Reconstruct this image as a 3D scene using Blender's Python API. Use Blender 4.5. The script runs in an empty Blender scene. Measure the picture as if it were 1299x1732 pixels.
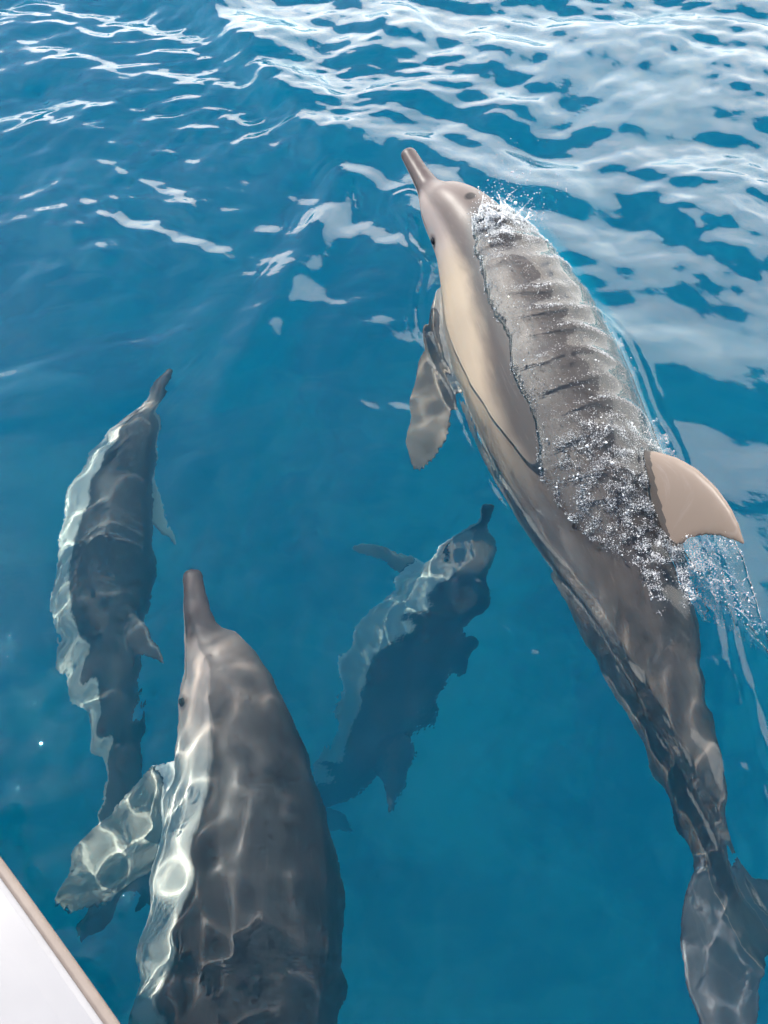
import bpy, bmesh, math, random
import numpy as np
from mathutils import Vector

random.seed(7); rng = np.random.default_rng(7)
scene = bpy.context.scene
COL = scene.collection

# ------------------------------------------------------------------ camera
H = 1.5; PITCH = math.radians(52); F = 1500.0 / 1732.0
cam_d = bpy.data.cameras.new('camera'); cam = bpy.data.objects.new('camera', cam_d); COL.objects.link(cam)
cam.location = (0, 0, H); cam.rotation_euler = (math.pi / 2 - PITCH, 0, 0)
cam_d.sensor_fit = 'VERTICAL'; cam_d.sensor_height = 24; cam_d.lens = 24 * F
cam_d.clip_start = 0.02; cam_d.clip_end = 3000
scene.camera = cam

# ------------------------------------------------------------------ sky and sun
SUN_EL = math.radians(51); SUN_AZ = math.radians(-47)      # azimuth clockwise from +Y
world = bpy.data.worlds.new('World'); scene.world = world; world.use_nodes = True
wt = world.node_tree; wt.nodes.clear()
def N(t, kind, **kw):
    n = t.nodes.new(kind)
    for k, v in kw.items():
        if k[0] == '_': n.inputs[int(k[1:]) if k[1:].isdigit() else k[1:].replace('_', ' ')].default_value = v
        else: setattr(n, k, v)
    return n
def math_n(t, op, a, b=None, clamp=False):
    n = t.nodes.new('ShaderNodeMath'); n.operation = op; n.use_clamp = clamp
    for i, v in enumerate((a, b)):
        if v is None: continue
        if isinstance(v, (int, float)): n.inputs[i].default_value = v
        else: t.links.new(v, n.inputs[i])
    return n.outputs[0]
def maprange(t, v, a, b, c=0.0, d=1.0, smooth=True):
    n = t.nodes.new('ShaderNodeMapRange'); n.interpolation_type = 'SMOOTHSTEP' if smooth else 'LINEAR'
    t.links.new(v, n.inputs[0])
    for i, x in zip((1, 2, 3, 4), (a, b, c, d)): n.inputs[i].default_value = x
    return n.outputs[0]
sky = N(wt, 'ShaderNodeTexSky', sky_type='NISHITA', sun_disc=False, sun_elevation=SUN_EL, sun_rotation=SUN_AZ, dust_density=.4)
tc = N(wt, 'ShaderNodeTexCoord')
sep = N(wt, 'ShaderNodeSeparateXYZ'); wt.links.new(tc.outputs['Generated'], sep.inputs[0])
zc = math_n(wt, 'MAXIMUM', sep.outputs[2], 0.03)
zc = math_n(wt, 'ADD', zc, 0.12)
cx = math_n(wt, 'DIVIDE', sep.outputs[0], zc); cy = math_n(wt, 'DIVIDE', sep.outputs[1], zc)
cmb = N(wt, 'ShaderNodeCombineXYZ'); wt.links.new(cx, cmb.inputs[0]); wt.links.new(cy, cmb.inputs[1])
cn = N(wt, 'ShaderNodeTexNoise', noise_dimensions='4D', _W=1.7, _Scale=1.15, _Detail=4.5, _Roughness=0.55)
wt.links.new(cmb.outputs[0], cn.inputs['Vector'])
# a cloud deck drawn over the half of the sky ahead and to the right, its edge overhead; scattered cumulus elsewhere
front = math_n(wt, 'ADD', math_n(wt, 'MULTIPLY', cx, .85), math_n(wt, 'MULTIPLY', cy, .52))
bank = maprange(wt, front, 0.62, 0.94, 0.0, 0.52)
low_ = maprange(wt, sep.outputs[2], 0.40, 0.05, 0.0, 0.34)      # cumulus crowd towards the horizon
dens = math_n(wt, 'ADD', math_n(wt, 'ADD', cn.outputs[0], bank), low_)
cover = maprange(wt, dens, 0.73, 0.92)
cn2 = N(wt, 'ShaderNodeTexNoise', noise_dimensions='3D', _Scale=2.6, _Detail=5.0, _Roughness=0.6)
wt.links.new(cmb.outputs[0], cn2.inputs['Vector'])
shade = maprange(wt, cn2.outputs[0], 0.3, 0.7)
ccol = N(wt, 'ShaderNodeMix', data_type='RGBA'); wt.links.new(shade, ccol.inputs[0])
ccol.inputs[6].default_value = (0.62, 0.66, 0.72, 1); ccol.inputs[7].default_value = (1.0, 0.93, 0.84, 1)
bg1 = N(wt, 'ShaderNodeBackground', _Strength=0.11); wt.links.new(sky.outputs[0], bg1.inputs[0])
bg2 = N(wt, 'ShaderNodeBackground', _Strength=3.0); wt.links.new(ccol.outputs[2], bg2.inputs[0])
mixw = N(wt, 'ShaderNodeMixShader'); wt.links.new(cover, mixw.inputs[0])
wt.links.new(bg1.outputs[0], mixw.inputs[1]); wt.links.new(bg2.outputs[0], mixw.inputs[2])
wo = N(wt, 'ShaderNodeOutputWorld'); wt.links.new(mixw.outputs[0], wo.inputs[0])

sun_d = bpy.data.lights.new('sun', 'SUN'); sun_d.energy = 3.8; sun_d.angle = math.radians(0.5); sun_d.color = (1, 0.95, 0.87)
sun = bpy.data.objects.new('sun', sun_d); COL.objects.link(sun)
SUN_DIR = Vector((math.sin(SUN_AZ) * math.cos(SUN_EL), math.cos(SUN_AZ) * math.cos(SUN_EL), math.sin(SUN_EL)))
sun.rotation_euler = SUN_DIR.to_track_quat('Z', 'Y').to_euler(); sun.location = SUN_DIR * 20
sun_d.cycles.is_caustics_light = True

vs = scene.view_settings; vs.view_transform = 'Standard'; vs.look = 'None'; vs.gamma = 1; vs.use_curve_mapping = False
vs.exposure = 0.9
cy_ = scene.cycles
cy_.use_denoising = True
cy_.use_adaptive_sampling = True; cy_.adaptive_threshold = .04; cy_.adaptive_min_samples = 16
try: cy_.denoiser = 'OPENIMAGEDENOISE'
except Exception: pass
cy_.max_bounces = 8; cy_.transmission_bounces = 6; cy_.glossy_bounces = 4; cy_.diffuse_bounces = 2
cy_.volume_bounces = 5; cy_.transparent_max_bounces = 8
cy_.caustics_refractive = True; cy_.caustics_reflective = True
cy_.blur_glossy = 0.4
cy_.sample_clamp_indirect = 4.0

# ------------------------------------------------------------------ helpers
fw = np.array([0, math.cos(PITCH), -math.sin(PITCH)]); upv = np.array([0, math.sin(PITCH), math.cos(PITCH)]); rt = np.array([1., 0, 0])
def P(px, py, z):
    """point of the place at height z that the photograph shows at a pixel (bent at the water when z < 0)"""
    d = fw + (px - 649.5) / 1500. * rt + (866 - py) / 1500. * upv; d = d / np.linalg.norm(d)
    C = np.array([0, 0, H])
    if z >= 0: return C + d * ((z - H) / d[2])
    a = C + d * (-H / d[2]); n = 1 / 1.333; c = -d[2]
    t = n * d + (n * c - math.sqrt(1 - n * n * (1 - c * c))) * np.array([0, 0, 1.])
    return a + t * (z / t[2])
def sstep(x, a, b):
    t = np.clip((x - a) / (b - a), 0, 1); return t * t * (3 - 2 * t)
def mat(name):
    m = bpy.data.materials.new(name); m.use_nodes = True; t = m.node_tree; t.nodes.clear()
    o = t.nodes.new('ShaderNodeOutputMaterial'); return m, t, o
def mesh_from(name, co, faces, smooth=True):
    me = bpy.data.meshes.new(name); me.from_pydata([tuple(c) for c in co] if len(co) < 3000 else co.tolist(), [], faces if isinstance(faces, list) else faces.tolist())
    if smooth: me.polygons.foreach_set('use_smooth', np.ones(len(me.polygons), bool))
    me.update(); return me
def link(name, me, m=None, parent=None, **props):
    o = bpy.data.objects.new(name, me); COL.objects.link(o)
    if m is not None and me is not None:
        if not me.materials: me.materials.append(m)
    if parent: o.parent = parent
    for k, v in props.items(): o[k] = v
    return o
def hash2(ix, iy, seed):
    h = (ix.astype(np.int64) * 374761393 + iy.astype(np.int64) * 668265263 + seed * 1442695041) & 0x7fffffff
    h = ((h ^ (h >> 13)) * 1274126177) & 0x7fffffff
    return (h ^ (h >> 16)) & 0x7fffffff
def gnoise(x, y, seed=0):
    ix = np.floor(x).astype(np.int64); iy = np.floor(y).astype(np.int64); fx = x - ix; fy = y - iy
    u = fx ** 3 * (fx * (fx * 6 - 15) + 10); v = fy ** 3 * (fy * (fy * 6 - 15) + 10)
    def g(dx, dy):
        a = hash2(ix + dx, iy + dy, seed) / 0x7fffffff * 2 * np.pi
        return np.cos(a) * (fx - dx) + np.sin(a) * (fy - dy)
    a = g(0, 0) * (1 - u) + g(1, 0) * u; b = g(0, 1) * (1 - u) + g(1, 1) * u
    return (a * (1 - v) + b * v) * 1.5

# ------------------------------------------------------------------ dolphin: rest shape (unit length, x from beak tip to fluke notch)
def interp(s, xs, ys):
    # monotone-ish smooth interpolation (pchip)
    xs = np.array(xs, float); ys = np.array(ys, float); h = np.diff(xs); d = np.diff(ys) / h
    m = np.zeros(len(xs)); m[0] = d[0]; m[-1] = d[-1]
    for i in range(1, len(xs) - 1):
        m[i] = 0 if d[i - 1] * d[i] <= 0 else 2 * d[i - 1] * d[i] / (d[i - 1] + d[i])
    i = np.clip(np.searchsorted(xs, s) - 1, 0, len(h) - 1); t = (s - xs[i]) / h[i]
    return ((2 * t**3 - 3 * t**2 + 1) * ys[i] + (t**3 - 2 * t**2 + t) * h[i] * m[i] + (-2 * t**3 + 3 * t**2) * ys[i + 1] + (t**3 - t**2) * h[i] * m[i + 1])
SX  = [0, .004, .03, .062, .078, .095, .12, .16, .22, .30, .40, .50, .60, .70, .80, .87, .93, .975]
HW  = [.006, .0105, .0115, .0150, .021, .030, .040, .050, .065, .082, .088, .081, .066, .047, .031, .021, .015, .006]
UPH = [.004, .0085, .0100, .0130, .022, .037, .047, .056, .071, .088, .095, .092, .077, .058, .041, .030, .019, .006]
DNH = [.004, .0085, .0115, .0160, .020, .026, .034, .045, .063, .082, .090, .084, .069, .052, .036, .026, .016, .006]
ZC  = [-.004, -.004, -.003, -.001, 0, .001, .002, .002, .002, 0, 0, 0, .001, .003, .005, .006, .006, .006]
def loft(rings, cap=True):
    n = len(rings[0]); co = [p for r in rings for p in r]; f = []
    for i in range(len(rings) - 1):
        for j in range(n):
            k = (j + 1) % n; f.append((i * n + j, i * n + k, (i + 1) * n + k, (i + 1) * n + j))
    if cap:
        f.append(tuple(reversed(range(n)))); f.append(tuple(range((len(rings) - 1) * n, len(rings) * n)))
    return co, f
def dolphin_rest(scale, fl, fr, chord=1.):
    '''fl, fr: (degrees below level, extra backward sweep) of the left and right flipper'''
    parts = []
    S = np.concatenate([np.linspace(0, .12, 40), np.linspace(.125, .975, 90)])
    hw, uh, dh, z0 = (interp(S, SX, a) for a in (HW, UPH, DNH, ZC))
    rings = []
    A = np.linspace(0, 2 * np.pi, 48, endpoint=False)
    for s, a, u, d, z in zip(S, hw, uh, dh, z0):
        cy, sy = np.sin(A), np.cos(A)
        e = 0.92
        yy = np.sign(cy) * np.abs(cy) ** e * a; zz = np.where(sy > 0, np.sign(sy) * np.abs(sy) ** e * u, np.sign(sy) * np.abs(sy) ** e * d) + z
        # keel on the tail stock
        k = sstep(np.array(s), .66, .85) * .35
        yy = yy * (1 - k * np.abs(sy) ** 1.5)
        rings.append([(s, p, q) for p, q in zip(yy, zz)])
    parts.append(loft(rings))
    def fin(stations, axis_fn, n=20):
        # stations: (t along span, leading x, trailing x, thickness); axis_fn(t) -> (y, z) and normal dir in (y,z)
        rg = []
        for (t, le, te, th) in stations:
            (y, z), (ny, nz) = axis_fn(t)
            r = []
            for j in range(n):
                a = 2 * np.pi * j / n; c = (1 - math.cos(a)) / 2
                x = le + (te - le) * c
                w = th * math.sin(a) * (1.25 - .75 * c)
                r.append((x, y + ny * w, z + nz * w))
            rg.append(r)
        return loft(rg)
    # dorsal fin (falcate)
    FS = .040
    st = [(-.03, .455, .612, .017), (0, .474, .600, .0125), (.016, .489, .594, .0095), (.033, .504, .593, .008), (.049, .521, .597, .0068), (.063, .540, .605, .0055), (.074, .561, .614, .0042), (.081, .582, .621, .003), (.084, .601, .622, .0015)]
    parts.append(fin([(t, a_ + FS, b_ + FS, c_) for t, a_, b_, c_ in st], lambda t: ((0, .072 + t), (1, 0))))
    # flippers
    for sgn, (dg_, sw) in ((1, fl), (-1, fr)):
        dy, dz = math.cos(math.radians(dg_)), -math.sin(math.radians(dg_))
        st = [(-.03, .198, .268, .012), (0, .200, .268, .010), (.02, .208, .277, .0085), (.045, .222, .296, .007), (.07, .243, .314, .006), (.095, .272, .328, .0045), (.115, .302, .340, .0032), (.130, .332, .350, .0018)]
        kk = 1 / math.sqrt(1 + max(sw, 0) ** 2 * .5)
        st = [(t * kk, x0 + sw * max(t, 0) * kk, x0 + (x1 - x0) * chord + sw * max(t, 0) * kk, th) for t, x0, x1, th in st]
        parts.append(fin(st, lambda t, g=sgn: ((g * (.050 + t * dy), -.048 + t * dz), (g * -dz, dy))))
    # flukes
    for sgn in (-1, 1):
        st = [(-.012, .895, .990, .010), (.0, .900, .996, .0095), (.018, .912, 1.008, .0078), (.04, .929, 1.019, .0062), (.065, .951, 1.027, .005), (.09, .982, 1.027, .0036), (.108, 1.006, 1.033, .0025), (.118, 1.026, 1.038, .0013)]
        parts.append(fin(st, lambda t, g=sgn: ((g * t, .006), (0, 1))))
    co = []; fa = []
    for c, f in parts:
        b = len(co); co += c; fa += [tuple(i + b for i in q) for q in f]
    me = bpy.data.meshes.new('rest'); me.from_pydata([tuple(v * scale for v in c) for c in co], [], fa)
    bm = bmesh.new(); bm.from_mesh(me); bmesh.ops.recalc_face_normals(bm, faces=bm.faces); bm.to_mesh(me); bm.free()
    ob = bpy.data.objects.new('rest', me); COL.objects.link(ob)
    md = ob.modifiers.new('r', 'REMESH'); md.mode = 'VOXEL'; md.voxel_size = 0.0048
    sm = ob.modifiers.new('s', 'SMOOTH'); sm.factor = .5; sm.iterations = 9
    dg = bpy.context.evaluated_depsgraph_get(); ev = ob.evaluated_get(dg); m2 = bpy.data.meshes.new_from_object(ev)
    bpy.data.objects.remove(ob)
    c = np.empty(len(m2.vertices) * 3); m2.vertices.foreach_get('co', c); c = c.reshape(-1, 3) / scale
    return m2, c

# skin: markings follow the animal's own body coordinates
def skin_material(name, warm, fin_a, fin_b, hole, rough, rear, scuff, tan_a, tan_b, base, soft, flip_a, flip_b, white):
    m, t, o = mat(name); L = t.links.new
    at = N(t, 'ShaderNodeAttribute', attribute_name='rest'); se = N(t, 'ShaderNodeSeparateXYZ'); L(at.outputs['Vector'], se.inputs[0])
    s, y, u = se.outputs            # s along the body, y side (absolute), u angle from the back 0..1
    nz = N(t, 'ShaderNodeTexNoise', _Scale=26.0, _Detail=4.0); L(at.outputs['Vector'], nz.inputs['Vector'])
    nb = N(t, 'ShaderNodeTexNoise', _Scale=7.0, _Detail=3.0); L(at.outputs['Vector'], nb.inputs['Vector'])
    w = math_n(t, 'ADD', u, math_n(t, 'MULTIPLY', math_n(t, 'SUBTRACT', nz.outputs[0], .5), .05))
    # lower edge of the dark cape: dips under the fin, rises on the tail stock
    dip = math_n(t, 'MULTIPLY', maprange(t, math_n(t, 'ABSOLUTE', math_n(t, 'SUBTRACT', s, .47)), .0, .22, 1., 0.), .10)
    head = math_n(t, 'MULTIPLY', maprange(t, s, .10, .30, 1., 0.), -.06)
    tail = math_n(t, 'MULTIPLY', maprange(t, s, .68, .92, 0., 1.), .35)
    edge = math_n(t, 'ADD', math_n(t, 'ADD', base, dip), math_n(t, 'ADD', head, tail))
    cape = maprange(t, math_n(t, 'SUBTRACT', w, edge), -soft, soft, 1., 0.)
    belly = maprange(t, w, .62, .74)
    def mix(f, a, b):
        n = N(t, 'ShaderNodeMix', data_type='RGBA')
        if isinstance(f, float): n.inputs[0].default_value = f
        else: L(f, n.inputs[0])
        for i, v in ((6, a), (7, b)):
            if isinstance(v, tuple): n.inputs[i].default_value = (*v, 1)
            else: L(v, n.inputs[i])
        return n.outputs[2]
    tan = mix(maprange(t, s, .36, .58), mix(nb.outputs[0], tan_a, tan_b), rear)
    tan = mix(maprange(t, s, .13, .24), (.34, .275, .245), tan)
    flank = mix(belly, tan, white)
    dark = mix(math_n(t, 'MULTIPLY', nb.outputs[0], 1.0), warm, tuple(c * .62 for c in warm))
    dark = mix(maprange(t, s, .07, .22, .55, 0.), dark, (.26, .205, .18))
    c = mix(cape, flank, dark)
    # flippers, fin and flukes dark grey-brown (rest y carries the part)
    fin = maprange(t, y, .93, .97)
    c = mix(fin, c, mix(nb.outputs[0], fin_a, fin_b))
    flk = maprange(t, y, 1.93, 1.97)
    c = mix(flk, c, (.055, .052, .058))
    fl2 = maprange(t, y, 2.93, 2.97)
    c = mix(fl2, c, mix(nz.outputs[0], flip_a, flip_b))
    # beak: dark upper side, dark lips and tip
    bk = maprange(t, s, .066, .082, 1., 0.)
    bcol = mix(maprange(t, u, .50, .60), (.085, .062, .058), (.50, .42, .36))
    lip = maprange(t, math_n(t, 'ABSOLUTE', math_n(t, 'SUBTRACT', u, .51)), .012, .05, 1., 0.)
    bcol = mix(lip, bcol, (.035, .028, .027))
    bcol = mix(maprange(t, s, .002, .016, .75, 0.), bcol, (.06, .05, .048))
    c = mix(bk, c, bcol)
    # mouth line runs on to below the eye; dark patch round the eye
    ml = math_n(t, 'MULTIPLY', maprange(t, math_n(t, 'ABSOLUTE', math_n(t, 'SUBTRACT', u, .56)), .004, .02, 1., 0.), maprange(t, s, .10, .125, 1., 0.))
    c = mix(math_n(t, 'MULTIPLY', ml, maprange(t, s, .066, .082)), c, (.05, .04, .04))
    ex = math_n(t, 'MULTIPLY', math_n(t, 'SUBTRACT', s, .136), 1.0); ey = math_n(t, 'MULTIPLY', math_n(t, 'SUBTRACT', u, .53), .16)
    er = math_n(t, 'SQRT', math_n(t, 'ADD', math_n(t, 'MULTIPLY', ex, ex), math_n(t, 'MULTIPLY', ey, ey)))
    c = mix(maprange(t, er, .005, .013, .8, 0.), c, (.04, .035, .035))
    bh = math_n(t, 'SQRT', math_n(t, 'ADD', math_n(t, 'POWER', math_n(t, 'MULTIPLY', math_n(t, 'SUBTRACT', s, .131), 1.5), 2.), math_n(t, 'POWER', math_n(t, 'MULTIPLY', u, .15), 2.)))
    c = mix(maprange(t, bh, .006, .012, hole, 0.), c, (.012, .009, .009))
    # fine scuffs and rake marks
    sc = N(t, 'ShaderNodeTexNoise', _Scale=60.0, _Detail=6.0, _Roughness=.7)
    mp = N(t, 'ShaderNodeMapping'); mp.inputs['Scale'].default_value = (.25, 1, 2.2); L(at.outputs['Vector'], mp.inputs['Vector']); L(mp.outputs[0], sc.inputs['Vector'])
    c = mix(maprange(t, sc.outputs[0], .55, .8, 0., scuff), c, (.40, .37, .34))
    b = N(t, 'ShaderNodeBsdfPrincipled', _Roughness=rough); L(c, b.inputs['Base Color'])
    b.inputs['Specular IOR Level'].default_value = .35; b.inputs['Subsurface Weight'].default_value = 0.0
    L(b.outputs[0], o.inputs[0]); return m
SKIN = skin_material('dolphin_skin', (.080, .064, .057), (.17, .128, .10), (.24, .182, .142), .95, .45, (.13, .112, .104), .25, (.42, .325, .225), (.33, .265, .20), .385, .055, (.10, .082, .07), (.20, .165, .135), (.40, .35, .30))
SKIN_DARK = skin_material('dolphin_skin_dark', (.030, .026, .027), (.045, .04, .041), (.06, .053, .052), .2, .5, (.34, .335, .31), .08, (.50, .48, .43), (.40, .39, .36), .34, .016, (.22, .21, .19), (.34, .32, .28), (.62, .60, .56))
EYE, t, o = mat('dolphin_eye'); b = N(t, 'ShaderNodeBsdfPrincipled', _Roughness=.08, _Base_Color=(.012, .009, .008, 1)); t.links.new(b.outputs[0], o.inputs[0])

# body coordinates stored per vertex
def rest_attr(RC):
    s = RC[:, 0]; hw, uh, dh, z0 = (interp(np.clip(s, 0, .975), SX, a) for a in (HW, UPH, DNH, ZC))
    yy = RC[:, 1] / np.maximum(hw, .004); zz = RC[:, 2] - z0; zz = zz / np.where(zz > 0, np.maximum(uh, .004), np.maximum(dh, .004))
    u = np.arctan2(np.abs(yy), zz) / np.pi
    part = np.minimum(np.abs(RC[:, 1]) * 4, .8)
    r = np.sqrt(yy ** 2 + zz ** 2)
    part = np.where((RC[:, 2] > uh + z0 + .010) & (s > .49) & (s < .68), 1.0, part)
    flip = (np.abs(RC[:, 1]) > .060) & (RC[:, 2] < -.050) & (s > .19) & (s < .56) & (r > 1.12)
    fluk = (s > .90) & (np.abs(RC[:, 1]) > .016)
    part = np.where(fluk, 2.0, part); part = np.where(flip, 3.0, part)
    return np.stack([s, part, u], 1)

def catmull(pts, n=40):
    p = np.array(pts); p = np.vstack([2 * p[0] - p[1], p, 2 * p[-1] - p[-2]]); out = []
    for i in range(1, len(p) - 2):
        t = np.linspace(0, 1, n, endpoint=False)[:, None]
        out.append(.5 * (2 * p[i] + (p[i + 1] - p[i - 1]) * t + (2 * p[i - 1] - 5 * p[i] + 4 * p[i + 1] - p[i + 2]) * t**2 + (-p[i - 1] + 3 * p[i] - 3 * p[i + 1] + p[i + 2]) * t**3))
    out.append(p[-2][None]); return np.vstack(out)
class Pose:
    def __init__(self, pts, L, roll, flip_l=(50, 0), flip_r=(50, 0), girth=1., chord=1.):
        c = catmull([P(*q) for q in pts]); self.L = L; self.girth = girth; self.chord = chord
        d = np.r_[0, np.cumsum(np.linalg.norm(np.diff(c, axis=0), axis=1))]
        self.length = d[-1]
        if d[-1] < 1.15 * L:      # carry the curve on straight past the last point
            e = c[-1] - c[-12]; e /= np.linalg.norm(e)
            c = np.vstack([c, c[-1] + e * (1.15 * L - d[-1])]); d = np.r_[d, 1.15 * L]
        self.S = np.linspace(0, 1.15, 240); g = np.stack([np.interp(self.S * L, d, c[:, i]) for i in range(3)], 1)
        k = np.ones(9) / 9
        gs = np.stack([np.convolve(np.pad(g[:, i], 4, mode='reflect', reflect_type='odd'), k, 'valid') for i in range(3)], 1)
        self.C = gs; T = np.gradient(gs, axis=0); T /= np.linalg.norm(T, axis=1)[:, None]
        r = np.radians(np.interp(self.S, *zip(*roll)))
        Z = np.array([0, 0, 1.]); Bv = np.cross(T, Z); Bv /= np.linalg.norm(Bv, axis=1)[:, None]   # T points to the tail, so Bv is the animal's left
        U = np.cross(Bv, T)
        # roll > 0 : the animal leans to its right, its left flank turns up
        self.U = U * np.cos(r)[:, None] - Bv * np.sin(r)[:, None] * 1.0
        self.B = Bv * np.cos(r)[:, None] + U * np.sin(r)[:, None] * 1.0
        self.T = T; self.fl = flip_l; self.fr = flip_r
    def map(self, rc):
        rc = rc.copy()
        s = np.clip(rc[:, 0], 0, 1.149)
        f = lambda A: np.stack([np.interp(s, self.S, A[:, i]) for i in range(3)], 1)
        return f(self.C) + (rc[:, 1:2] * self.girth * f(self.B) + rc[:, 2:3] * self.girth * f(self.U)) * self.L
def make_dolphin(pose, label, skin):
    me, RC = dolphin_rest(pose.L, pose.fl, pose.fr, pose.chord); RA = rest_attr(RC)
    c = pose.map(RC); me.name = 'dolphin_body'
    root = link('dolphin', None, None, None, label=label, category='dolphin', group='dolphins riding beside the boat')
    org = c[np.argmin(c[:, 2])] * 0 + pose.C[90]
    root.location = org
    me.vertices.foreach_set('co', (c - org).ravel())
    a = me.attributes.new('rest', 'FLOAT_VECTOR', 'POINT'); a.data.foreach_set('vector', RA.ravel())
    me.polygons.foreach_set('use_smooth', np.ones(len(me.polygons), bool)); me.update()
    ob = link('body', me, skin, root)
    ob.cycles.is_caustics_receiver = True
    # eyes
    for sg in (-1, 1):
        s = .136; hw = float(interp(np.array([s]), SX, HW)[0])
        bm = bmesh.new(); bmesh.ops.create_icosphere(bm, subdivisions=3, radius=1)
        v = np.array([q.co[:] for q in bm.verts]); f = [tuple(x.index for x in q.verts) for q in bm.faces]; bm.free()
        v = v * np.array([.0062, .0030, .0046]) + np.array([s, sg * (hw * .985), -.0015])
        e = link('eye', mesh_from('eye', pose.map(v) - org, f), EYE, root); e.cycles.is_caustics_receiver = True
    return c, RC, RA
D1 = Pose([(688,250,.16),(738,336,.10),(805,420,.04),(880,570,-.03),(955,750,-.10),(1020,900,-.14),(1075,1060,-.19),(1130,1230,-.24),(1192,1420,-.30),(1238,1540,-.32),(1340,1670,-.34)], 2.19, [(0, 0), (.14, 0), (.25, 22), (.5, 34), (.9, 22), (1.2, 18)], flip_l=(70, .7), flip_r=(45, .4), chord=1.95)
D2 = Pose([(328,962,-.10),(338,1060,-.14),(368,1130,-.2),(402,1300,-.3),(412,1500,-.36),(396,1732,-.42),(385,1900,-.46)], 2.05, [(0, 24), (.12, 30), (1.2, 44)], flip_l=(58, -.1), flip_r=(35, .5), chord=1.5)
D3 = Pose([(292,612,-.3),(262,655,-.33),(235,700,-.38),(198,800,-.47),(174,920,-.54),(166,1060,-.6),(180,1220,-.66),(200,1390,-.75)], 1.46, [(0, 20), (.3, 44), (1.2, 50)], flip_l=(15, 8.0), flip_r=(-28, .3), girth=.92)
D4 = Pose([(832,850,-.48),(815,890,-.55),(775,970,-.68),(700,1090,-.9),(640,1200,-1.1),(590,1280,-1.27),(555,1325,-1.4)], 1.36, [(0, 60), (1.2, 74)], flip_l=(50, -.6), flip_r=(40, .6), girth=1.12)
print('curve lengths', [round(d.length, 2) for d in (D1, D2, D3, D4)])
C1, RC, RA = make_dolphin(D1, 'dolphin breaking the surface with head and dorsal fin out of the water', SKIN)
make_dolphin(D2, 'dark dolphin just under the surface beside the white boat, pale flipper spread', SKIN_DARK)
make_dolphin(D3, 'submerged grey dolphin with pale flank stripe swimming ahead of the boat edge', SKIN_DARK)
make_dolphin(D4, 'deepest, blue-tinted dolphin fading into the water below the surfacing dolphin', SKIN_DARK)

# ------------------------------------------------------------------ sea
STEP = .006
xf = np.arange(-1.95, 1.95, STEP); yf = np.arange(-.35, 4.05, STEP)
def grow(a, sgn, far):
    out = []; d = STEP; v = a
    while abs(v) < far: d *= 1.28; v += sgn * d; out.append(v)
    return out
X = np.array(grow(xf[0], -1, 400)[::-1] + list(xf) + grow(xf[-1], 1, 400))
Y = np.array(grow(yf[0], -1, 400)[::-1] + list(yf) + grow(yf[-1], 1, 400))
GX, GY = np.meshgrid(X, Y)
def ridge(pts, width, height):
    """distance-based crest along a polyline of pixels; returns signed distance and the crest height"""
    c = catmull([P(a, b, 0) for a, b in pts], 12)[:, :2]
    best = np.full(GX.shape, 9.); tt = np.zeros(GX.shape); sd = np.full(GX.shape, 9.)
    sel = (np.abs(GX) < 3) & (GY < 6) & (GY > -1); gx, gy = GX[sel], GY[sel]
    b = np.full(gx.shape, 9.); s_ = np.zeros(gx.shape); t_ = np.zeros(gx.shape)
    for i in range(len(c) - 1):
        a, e = c[i], c[i + 1] - c[i]; l2 = e @ e
        t = np.clip(((gx - a[0]) * e[0] + (gy - a[1]) * e[1]) / l2, 0, 1)
        dx = gx - a[0] - t * e[0]; dy = gy - a[1] - t * e[1]; d = np.hypot(dx, dy)
        q = d < b; b[q] = d[q]; s_[q] = (d * np.sign(e[0] * dy - e[1] * dx))[q]; t_[q] = ((i + t) / (len(c) - 1))[q]
    best[sel] = b; sd[sel] = s_; tt[sel] = t_
    return best, sd, tt
def sea_height():
    h = np.zeros(GX.shape); near = (np.abs(GX) < 6) & (np.abs(GY) < 8)
    wx = GX + .10 * gnoise(GX * 1.3, GY * 1.3, 5); wy = GY + .10 * gnoise(GX * 1.3 + 9, GY * 1.3, 6)
    env = .34 + .40 * sstep(GY, .6, 2.1)
    # wind wavelets: a spread of wavelengths about one heading
    R = np.random.default_rng(3)
    for k in range(46):
        lam = .10 * (14 ** R.random()); th = math.radians(80 + R.normal(0, 34)); ph = R.random() * 6.28
        amp = .0062 * lam ** 1.05 * R.uniform(.5, 1.3)
        c = (wx * math.cos(th) + wy * math.sin(th)) * 2 * np.pi / lam + ph
        h += amp * (np.sin(c) + .18 * np.cos(2 * c)) * ((env + .3 * sstep(GY, 1.6, 2.6)) if lam < .6 else env if lam < 1 else .5)
    # short cross ripples in drifting patches
    pm = .35 + .65 * sstep(gnoise(GX * 1.1 + 3, GY * 1.1, 8) + .25 * np.exp(-((GX - .1) ** 2 + (GY - .5) ** 2)), -.25, .45)
    for k in range(34):
        lam = R.uniform(.042, .13); th = R.uniform(0, np.pi); ph = R.random() * 6.28
        amp = (.0022 + .0026 * sstep(GY, 1.15, .65) * sstep(GX, 1.0, .6) + .0009 * sstep(GY, 1.6, 2.4) + .0011 * sstep(GY, 1.5, 2.2) * sstep(GX, .3, -.2)) * lam * R.uniform(.5, 1.2)
        h += amp * np.sin((wx * math.cos(th) + wy * math.sin(th)) * 2 * np.pi / lam + ph + 1.5 * gnoise(GX * 4, GY * 4, 40 + k % 5)) * pm * near
    return h
Hh = sea_height()
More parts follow.
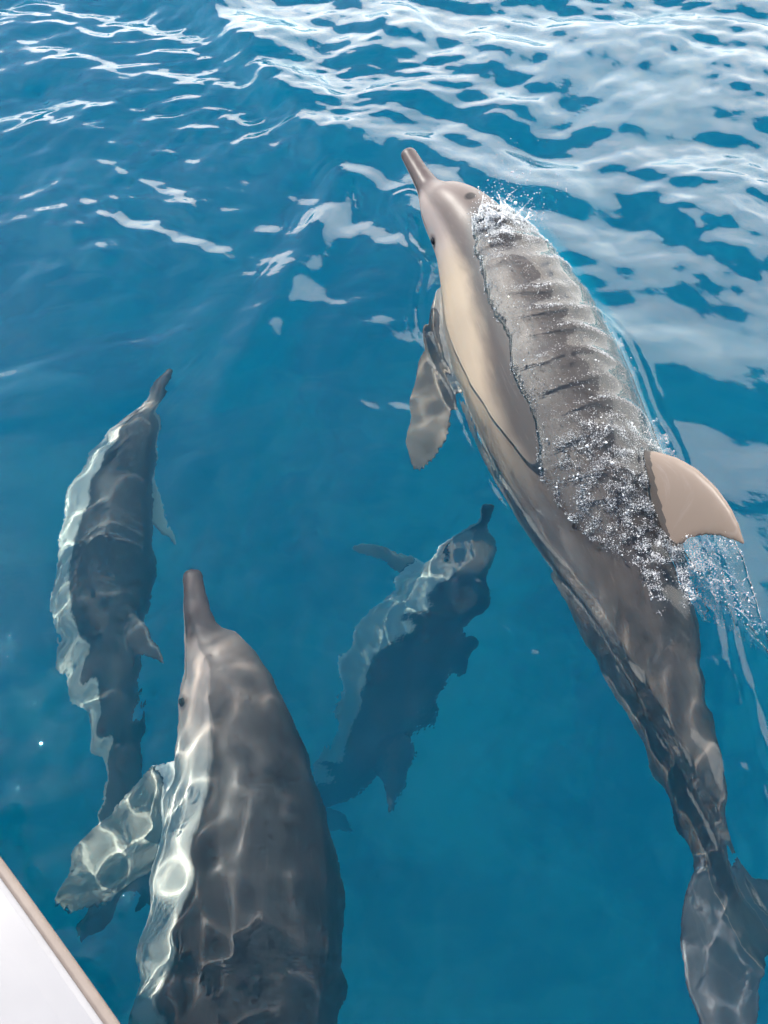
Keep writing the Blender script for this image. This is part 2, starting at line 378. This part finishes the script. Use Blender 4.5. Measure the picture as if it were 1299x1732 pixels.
# flanking crests of the surfacing dolphin's bow wave
b_, s_, t_ = ridge([(300,-60),(360,20),(430,110),(520,215),(590,320)], 0, 0)
Hh += .055 * np.exp(-(s_ / np.where(s_ > 0, .18, .08)) ** 2) * sstep(b_, 1.2, .1) * sstep(t_, 1.0, .7)
b_, s_, t_ = ridge([(700,380),(590,300),(510,440),(440,560),(370,650),(250,760)], 0, 0)
cap = np.clip(gnoise(GX * 7, GY * 7, 11) * 1.8, 0, 1.3)
Hh += .024 * np.exp(-(b_ / .06) ** 2) * sstep(t_, 1., .6) * sstep(t_, 0, .2)
Hh += .0011 * cap * np.sin(s_ * 2 * np.pi / .026 + 2.2 * gnoise(GX * 6, GY * 6, 12)) * np.exp(-((s_ + .05) / .07) ** 2) * sstep(t_, 1., .7) * sstep(t_, .0, .25)

# water thrown up over the back of the surfacing dolphin: follows the body top, with cross ripples
i0 = int(np.searchsorted(X, xf[0] - 1e-6)); j0 = int(np.searchsorted(Y, yf[0] - 1e-6)); nx, ny = len(xf), len(yf)
top = np.full((ny, nx), -9.); ss = np.zeros((ny, nx)); uu = np.zeros((ny, nx))
body = (RA[:, 1] < .9)
ci = np.round((C1[body, 0] - xf[0]) / STEP).astype(int); cj = np.round((C1[body, 1] - yf[0]) / STEP).astype(int)
ok = (ci >= 0) & (ci < nx) & (cj >= 0) & (cj < ny); ci, cj = ci[ok], cj[ok]; zz = C1[body, 2][ok]
o_ = np.argsort(zz); top[cj[o_], ci[o_]] = zz[o_]; ss[cj[o_], ci[o_]] = RA[body, 0][ok][o_]
lat = (RC[body][:, 1] / .088)[ok]; uu[cj[o_], ci[o_]] = (np.sign(RC[body, 1][ok]) * RA[body, 2][ok])[o_]
for _ in range(3):                                       # close single-cell holes
    hole = top < -8
    for dj, di in ((0, 1), (1, 0), (0, -1), (-1, 0)):
        sh = np.roll(np.roll(top, dj, 0), di, 1); q = hole & (sh > top); top[q] = sh[q]
        ss[q] = np.roll(np.roll(ss, dj, 0), di, 1)[q]; uu[q] = np.roll(np.roll(uu, dj, 0), di, 1)[q]
def blur(a, r):
    k = np.ones(2 * r + 1) / (2 * r + 1)
    a = np.apply_along_axis(lambda v: np.convolve(np.pad(v, r, mode='edge'), k, 'valid'), 0, a)
    return np.apply_along_axis(lambda v: np.convolve(np.pad(v, r, mode='edge'), k, 'valid'), 1, a)
vm = (top > -8).astype(float); top = np.where(vm > 0, blur(np.where(vm > 0, top, 0), 2) / np.maximum(blur(vm, 2), 1e-6), top)   # no raster steps
sub = Hh[j0:j0 + ny, i0:i0 + nx]; gx, gy = GX[j0:j0 + ny, i0:i0 + nx], GY[j0:j0 + ny, i0:i0 + nx]
out = blur((top < -8).astype(float), 6)                    # ripples shed along the sides of the body
dist = np.where(top > -8, 0, 1) * 0 + out
sub += .0016 * np.sin(out * 15 + 2.5 * gnoise(gx * 5, gy * 5, 71)) * np.exp(-((out - .6) / .3) ** 2) * (np.abs(out - .5) < .499)
ub = np.interp(ss, [.14, .17, .22, .30, .45, .56, .62, .66, .70], [.02, .19, .30, .345, .385, .44, .36, .2, -.05]) + .022 * gnoise(gx * 9, gy * 9, 23) + .010 * gnoise(gx * 24, gy * 24, 26)
sb = sstep(ss + .012 * gnoise(gx * 18, gy * 18, 24), .150, .175) * sstep(ss, .71, .66)
edge = (ub - uu)                                         # > 0 inside the sheet of water; the animal's left flank stays bare
mm = np.where(top > -8, np.sqrt(np.clip(edge / .07, 0, 1)) * sb, 0)
ph = ss * 2.12 / .074 + .55 * uu + .55 * gnoise(gx * 5, gy * 5, 21) + .8 * np.abs(uu)
crest = (1 - np.abs(np.sin(ph * np.pi))) ** 2.2 * (.55 + .6 * gnoise(gx * 9, gy * 9, 25)) * sstep(ss, .62, .54) * sstep(edge, .015, .12)
film = .013 + .013 * crest + .0045 * gnoise(gx * 11, gy * 11, 27) + .0018 * gnoise(gx * 24, gy * 24, 22) * (1 + 1.2 * sstep(ss, .48, .54))
tgt = np.where(mm > 0.02, np.maximum(top - .008 + (film + .008) * mm, sub), sub)
lift = blur(tgt - sub, 2)
lift = np.where(mm > .3, np.maximum(lift, tgt - sub), lift)
lift = blur(lift, 1)
Hh[j0:j0 + ny, i0:i0 + nx] = sub + lift
nX, nY = len(X), len(Y)
co = np.stack([GX, GY, Hh], -1).reshape(-1, 3)
idx = np.arange(nX * nY).reshape(nY, nX)
quads = np.stack([idx[:-1, :-1], idx[:-1, 1:], idx[1:, 1:], idx[1:, :-1]], -1).reshape(-1, 4)
faces = quads.tolist()
me = bpy.data.meshes.new('sea'); me.from_pydata(co.tolist(), [], faces)
me.polygons.foreach_set('use_smooth', np.ones(len(me.polygons), bool)); me.update()
WATER, t, o = mat('sea_water')
g = N(t, 'ShaderNodeBsdfGlass', _IOR=1.333, _Roughness=0.0)
bn = N(t, 'ShaderNodeTexNoise', _Scale=55.0, _Detail=2.0); tcw = N(t, 'ShaderNodeTexCoord'); t.links.new(tcw.outputs['Object'], bn.inputs['Vector'])
bp = N(t, 'ShaderNodeBump', _Strength=.10, _Distance=.004); t.links.new(bn.outputs[0], bp.inputs['Height']); t.links.new(bp.outputs[0], g.inputs['Normal'])
t.links.new(g.outputs[0], o.inputs['Surface'])
sea = link('sea', me, WATER, None, kind='structure'); sea.cycles.is_caustics_caster = True

# the body of water under it: a closed volume whose lid follows the surface a hair above it
K = 4
def maxfilt(a, r):
    for ax in (0, 1):
        p = np.pad(a, [(r, r) if i == ax else (0, 0) for i in (0, 1)], mode='edge')
        a = np.max([np.take(p, range(k, k + a.shape[ax]), ax) for k in range(2 * r + 1)], axis=0)
    return a
sx = np.unique(np.r_[np.arange(0, nX, K), nX - 1]); sy = np.unique(np.r_[np.arange(0, nY, K), nY - 1])
lid = maxfilt(Hh, K)[np.ix_(sy, sx)] + .004
lx, ly = GX[np.ix_(sy, sx)], GY[np.ix_(sy, sx)]
vc = np.stack([lx, ly, lid], -1).reshape(-1, 3); mX, mY = len(sx), len(sy)
idx = np.arange(mX * mY).reshape(mY, mX)
quads = np.stack([idx[:-1, :-1], idx[:-1, 1:], idx[1:, 1:], idx[1:, :-1]], -1).reshape(-1, 4)
rim = np.concatenate([idx[0, :], idx[1:, -1], idx[-1, -2::-1], idx[-2:0:-1, 0]])
low = vc[rim].copy(); low[:, 2] = -30.; nb0 = len(vc); vc = np.vstack([vc, low]); m_ = len(rim); r_ = np.arange(m_)
side = np.stack([rim, nb0 + r_, nb0 + (r_ + 1) % m_, np.roll(rim, -1)], 1)
me = bpy.data.meshes.new('water_body'); me.from_pydata(vc.tolist(), [], quads.tolist() + side.tolist() + [list(range(nb0 + m_ - 1, nb0 - 1, -1))]); me.update()
BODY, t, o = mat('blue_water_body')
va = N(t, 'ShaderNodeVolumeAbsorption', _Color=(.0, .862, .975, 1), _Density=.74)
vsn = N(t, 'ShaderNodeVolumeScatter', _Color=(.0, .70, 1., 1), _Density=.48, _Anisotropy=.3)
ad = N(t, 'ShaderNodeAddShader'); t.links.new(va.outputs[0], ad.inputs[0]); t.links.new(vsn.outputs[0], ad.inputs[1]); t.links.new(ad.outputs[0], o.inputs['Volume'])
wb = link('water_body', me, BODY, None, kind='structure')

# pale sandy bottom
fx = np.linspace(-60, 60, 61); gx2, gy2 = np.meshgrid(fx, fx); gz = -3.1 + .2 * gnoise(gx2 * .3, gy2 * .3, 31)
i2 = np.arange(61 * 61).reshape(61, 61); q2 = np.stack([i2[:-1, :-1], i2[:-1, 1:], i2[1:, 1:], i2[1:, :-1]], -1).reshape(-1, 4)
SAND, t, o = mat('sea_bed_sand')
nn = N(t, 'ShaderNodeTexNoise', _Scale=1.3, _Detail=5.0); tcb = N(t, 'ShaderNodeTexCoord'); t.links.new(tcb.outputs['Object'], nn.inputs['Vector'])
rp = N(t, 'ShaderNodeMix', data_type='RGBA'); rp.inputs[6].default_value = (.10, .11, .09, 1); rp.inputs[7].default_value = (.75, .71, .62, 1)
t.links.new(maprange(t, nn.outputs[0], .35, .65), rp.inputs[0])
b = N(t, 'ShaderNodeBsdfDiffuse'); t.links.new(rp.outputs[2], b.inputs[0]); t.links.new(b.outputs[0], o.inputs[0])
bed = link('sea_bed', mesh_from('sea_bed', np.stack([gx2, gy2, gz], -1).reshape(-1, 3), q2), SAND, None, kind='structure')

# ------------------------------------------------------------------ boat: flared bow edge at the lower left
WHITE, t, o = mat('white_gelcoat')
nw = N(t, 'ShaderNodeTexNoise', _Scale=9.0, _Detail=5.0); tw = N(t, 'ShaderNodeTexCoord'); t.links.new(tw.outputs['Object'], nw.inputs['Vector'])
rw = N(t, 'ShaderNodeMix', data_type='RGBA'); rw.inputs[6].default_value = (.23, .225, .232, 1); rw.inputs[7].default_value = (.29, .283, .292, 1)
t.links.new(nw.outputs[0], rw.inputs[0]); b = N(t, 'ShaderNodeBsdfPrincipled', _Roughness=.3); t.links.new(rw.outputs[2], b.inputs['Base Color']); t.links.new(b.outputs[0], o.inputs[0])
STRIP, t, o = mat('beige_rub_rail')
nw = N(t, 'ShaderNodeTexNoise', _Scale=40.0, _Detail=4.0); tw = N(t, 'ShaderNodeTexCoord'); t.links.new(tw.outputs['Object'], nw.inputs['Vector'])
rw = N(t, 'ShaderNodeMix', data_type='RGBA'); rw.inputs[6].default_value = (.15, .115, .095, 1); rw.inputs[7].default_value = (.23, .185, .155, 1)
t.links.new(nw.outputs[0], rw.inputs[0]); b = N(t, 'ShaderNodeBsdfPrincipled', _Roughness=.55); t.links.new(rw.outputs[2], b.inputs['Base Color']); t.links.new(b.outputs[0], o.inputs[0])
ZG = .24
ga, gb = P(-2, 1446, ZG)[:2], P(214, 1740, ZG)[:2]
gd = gb - ga; gl = np.linalg.norm(gd); gd /= gl; gn = np.array([-gd[1], gd[0]])          # gn: away from the boat (towards open water)
if gn[0] < 0: gn = -gn
def gpt(t_, off, z):
    bow = -.05 * t_ * t_                                   # the edge sweeps gently inward along its length
    q = ga + gd * t_ + gn * (off + bow * 0.6); return (q[0], q[1], z)
TS = np.linspace(-1.6, 1.8, 60)
def extrude(profile, name, m, parent):
    n = len(profile); v = [gpt(t_ - gl / 2 + gl / 2, o_, z) for t_ in TS for o_, z in profile]
    f = [(i * n + j, i * n + (j + 1) % n, (i + 1) * n + (j + 1) % n, (i + 1) * n + j) for i in range(len(TS) - 1) for j in range(n)]
    f += [tuple(reversed(range(n))), tuple(range((len(TS) - 1) * n, len(TS) * n))]
    me = mesh_from(name, np.array(v), f, smooth=False)
    bm = bmesh.new(); bm.from_mesh(me); bmesh.ops.recalc_face_normals(bm, faces=bm.faces); bm.to_mesh(me); bm.free()
    ob = link(name, me, m, parent)
    bv = ob.modifiers.new('b', 'BEVEL'); bv.width = .0015; bv.segments = 3; bv.limit_method = 'ANGLE'
    return ob
boat = link('boat', None, None, None, label='white boat edge with beige rub rail at the side of the dark dolphin', category='boat')
extrude([(-.006, ZG - .014), (-.012, ZG - .03), (-.26, ZG - .15), (-.50, .03), (-.60, -.25), (-1.2, -.25), (-1.2, ZG - .02), (-.014, ZG - .008)], 'hull', WHITE, boat)
extrude([(-.0125, ZG + .001), (-.022, ZG + .007), (-.05, ZG + .010), (-1.15, ZG + .03), (-1.15, ZG - .015), (-.0125, ZG - .012)], 'deck', WHITE, boat)
extrude([(-.0145, ZG - .016), (-.0145, ZG + .003), (-.010, ZG + .005), (-.003, ZG + .004), (0, ZG), (0, ZG - .010), (-.004, ZG - .015)], 'rub_rail', STRIP, boat)

# ------------------------------------------------------------------ foam, bubbles and spray on the surfacing dolphin
FOAM, t, o = mat('white_foam')
b = N(t, 'ShaderNodeBsdfPrincipled', _Roughness=.25, _Base_Color=(.80, .79, .78, 1)); t.links.new(b.outputs[0], o.inputs[0])
DROP, t, o = mat('water_drop')
b = N(t, 'ShaderNodeBsdfGlass', _IOR=1.333, _Roughness=0.0); t.links.new(b.outputs[0], o.inputs[0])
bm = bmesh.new(); bmesh.ops.create_icosphere(bm, subdivisions=1, radius=1); IV = np.array([v.co[:] for v in bm.verts]); IF = np.array([[v.index for v in f.verts] for f in bm.faces]); bm.free()
OV = np.array([(1,0,0),(-1,0,0),(0,1,0),(0,-1,0),(0,0,1),(0,0,-1)], float); OF = np.array([(0,2,4),(2,1,4),(1,3,4),(3,0,4),(2,0,5),(1,2,5),(3,1,5),(0,3,5)])
def spheres(name, pts, rad, m, stretch=None, tiny=False, **props):
    IV, IF = (OV, OF) if tiny else (globals()['IV'], globals()['IF'])
    n = len(pts); v = IV[None] * rad[:, None, None] * (1 if stretch is None else stretch[:, None, :]) + pts[:, None, :]
    f = IF[None] + (np.arange(n) * len(IV))[:, None, None]
    me = mesh_from(name, v.reshape(-1, 3), f.reshape(-1, 3)); return link(name, me, m, None, **props)
Rf = np.random.default_rng(12)
hz = Hh[j0:j0 + ny, i0:i0 + nx]
on = (top > -8)
n1 = gnoise(gx * 34, gy * 34, 51) + .6 * gnoise(gx * 80, gy * 80, 52); n2 = gnoise(gx * 11, gy * 11, 53)
cr = np.clip(crest, 0, 1)
w = np.where(mm > .2, cr ** 4.5 * (.25 + 1.4 * np.clip(n2 + .3, 0, 1)) * sstep(ss, .56, .48) * 8.0, 0)
w += np.where(on & (mm > .05), np.exp(-((edge - .02) / .025) ** 2) * np.clip(n1 + .1, 0, 1) * sstep(ss, .56, .24) * 1.3, 0)
w += np.where(on & (mm > .05), sstep(ss, .155, .17) * sstep(ss, .26, .18) * np.clip(n1 + .35, 0, 1) * 2.4, 0)
w += np.where(on & (edge > .0), sstep(ss, .475, .52) * sstep(ss, .64, .60) * np.clip(n1 * .8 + .30, 0, 1) * .75, 0)
w += np.where(on & (uu < .22) & (uu > -.25), sstep(ss, .60, .63) * sstep(ss + .03 * n2, .715, .68) * np.clip(n1 * 1.3 + .15, 0, 1) * .9, 0)
w += np.where(on & (mm > .3), .014 + .07 * np.clip(n1 - .1, 0, 1), 0)
NF = 56000
pr = w.ravel() / w.sum(); pick = Rf.choice(w.size, NF, p=pr)
px_ = gx.ravel()[pick] + Rf.uniform(-.6, .6, NF) * STEP; py_ = gy.ravel()[pick] + Rf.uniform(-.6, .6, NF) * STEP
rd = .00062 * np.exp(Rf.normal(0, .38, NF)); big = Rf.random(NF) < .015; rd[big] *= 2.6
spheres('foam_bubbles', np.stack([px_, py_, hz.ravel()[pick] + rd * .4 - .004 * (Rf.random(NF) < .35)], 1), rd, FOAM, tiny=True, kind='stuff', label='white foam and bubbles streaming over the back of the surfacing dolphin', category='foam')
# spray thrown up behind the blowhole
base = []; 
sel = np.argwhere(on & (ss > .160) & (ss < .205) & (uu < .16) & (uu > -.28))
pts = []; rr = []
for k in range(34):
    j, i = sel[Rf.integers(len(sel))]; p0 = np.array([gx[j, i], gy[j, i], max(hz[j, i], top[j, i]) - .004])
    d = np.array([Rf.normal(.05, .3), Rf.normal(.15, .3), 1.0]); d /= np.linalg.norm(d); ln = Rf.uniform(.008, .036) * (1.7 if k % 6 == 0 else 1)
    q = int(ln / .0013); bend = Rf.normal(0, .022, 3); r0 = Rf.uniform(.0018, .0040); ph_ = Rf.random() * 6
    for a in range(q):
        f_ = a / max(q - 1, 1); pts.append(p0 + d * ln * f_ + bend * f_ ** 2 + Rf.normal(0, .0005, 3)); rr.append(r0 * (1 - f_) ** 1.5 + .0007 + .0013 * max(0, math.sin(f_ * 15 + ph_)) * Rf.uniform(.5, 1))
    pts.append(p0 + d * ln + bend); rr.append(Rf.uniform(.0014, .0026))
    for a in range(Rf.integers(6, 20)):
        pts.append(p0 + d * (ln * Rf.uniform(.4, 1) + Rf.exponential(.02)) + Rf.normal(0, .012, 3)); rr.append(.0009 * math.exp(Rf.normal(0, .45)))
spheres('spray_droplets', np.array(pts), np.array(rr), FOAM, kind='stuff', label='spray of white droplets thrown up behind the blowhole', category='spray')
# loose droplets falling on the water ahead
q = np.array([P(Rf.uniform(830, 960), Rf.normal(300, 35), Rf.uniform(.05, .2)) for _ in range(90)])
spheres('flying_droplets', q, Rf.uniform(.0006, .0016, 90), FOAM, kind='stuff', label='fine droplets in the air ahead of the spray', category='spray')

# sheet of water trailing off the dorsal fin
na, nb_ = 26, 60
A_, B_ = np.meshgrid(np.linspace(0, 1, na), np.linspace(0, 1, nb_))
sx_ = np.interp(A_, [0, .3, .6, 1], [.636, .632, .636, .655]); zr = np.interp(A_, [0, 1], [.070, .146])
e0 = D1.map(np.stack([sx_.ravel() - .010, np.zeros(A_.size), zr.ravel()], 1))
tb = D1.T[int(.63 / 1.15 * 239)]; tb = np.array([tb[0], tb[1], 0]); tb /= np.linalg.norm(tb)
a_, b_ = A_.ravel(), B_.ravel()
sh = e0 + tb[None] * (b_ * (.20 + .05 * a_))[:, None]
zw = -.006
fall = b_ ** 1.35
sh[:, 2] = e0[:, 2] * (1 - fall) + zw * fall + .007 * gnoise(a_ * 5, b_ * 7, 61) * np.minimum(1, b_ * 5)
sh[:, 0] += .010 * gnoise(a_ * 4 + 9, b_ * 5, 62) * b_ + .02 * b_ * (a_ - .3)
n = np.array([.6, .2, .5]); n /= np.linalg.norm(n); th = (.0012 + .0010 * (gnoise(a_ * 9, b_ * 14, 63) + .6))[:, None] * n
keep = np.ones(A_.shape, bool)
hol = gnoise(A_ * 7, B_ * 6, 64) + .8 * (B_ - .62)
cell = ~((hol[:-1, :-1] > .42) & (B_[:-1, :-1] > .3))
g_ = np.arange(na * nb_).reshape(nb_, na); nn_ = na * nb_
qs = np.stack([g_[:-1, :-1], g_[:-1, 1:], g_[1:, 1:], g_[1:, :-1]], -1)[cell]
bm = bmesh.new(); vs_ = [bm.verts.new(p) for p in sh]
used = set()
for q4 in qs: bm.faces.new([vs_[i] for i in q4])
bmesh.ops.delete(bm, geom=[v for v in bm.verts if not v.link_faces], context='VERTS')
me = bpy.data.meshes.new('water_sheet'); bm.to_mesh(me); bm.free()
me.polygons.foreach_set('use_smooth', np.ones(len(me.polygons), bool))
ws = link('water_sheet', me, DROP, None, kind='stuff', label='thin sheet of water trailing from the dorsal fin', category='water sheet')
so = ws.modifiers.new('t', 'SOLIDIFY'); so.thickness = .003; so.offset = 0
su = ws.modifiers.new('s', 'SUBSURF'); su.levels = 1; su.render_levels = 1
wgt = np.clip(.95 - b_ * .75, 0, 1) * np.clip(.75 - .45 * a_, .1, 1) * np.clip(gnoise(a_ * 9, b_ * 4, 65) + .55, .05, 1)
pick = Rf.choice(len(sh), 3200, p=wgt / wgt.sum())
pp = sh[pick] + Rf.normal(0, .0022, (3200, 3)); pp[:, 2] = np.maximum(pp[:, 2], -.004)
spheres('sheet_bubbles', pp, .0006 * np.exp(Rf.normal(0, .45, 3200)), FOAM, kind='stuff', label='white bubbles streaked through the sheet behind the dorsal fin', category='foam')
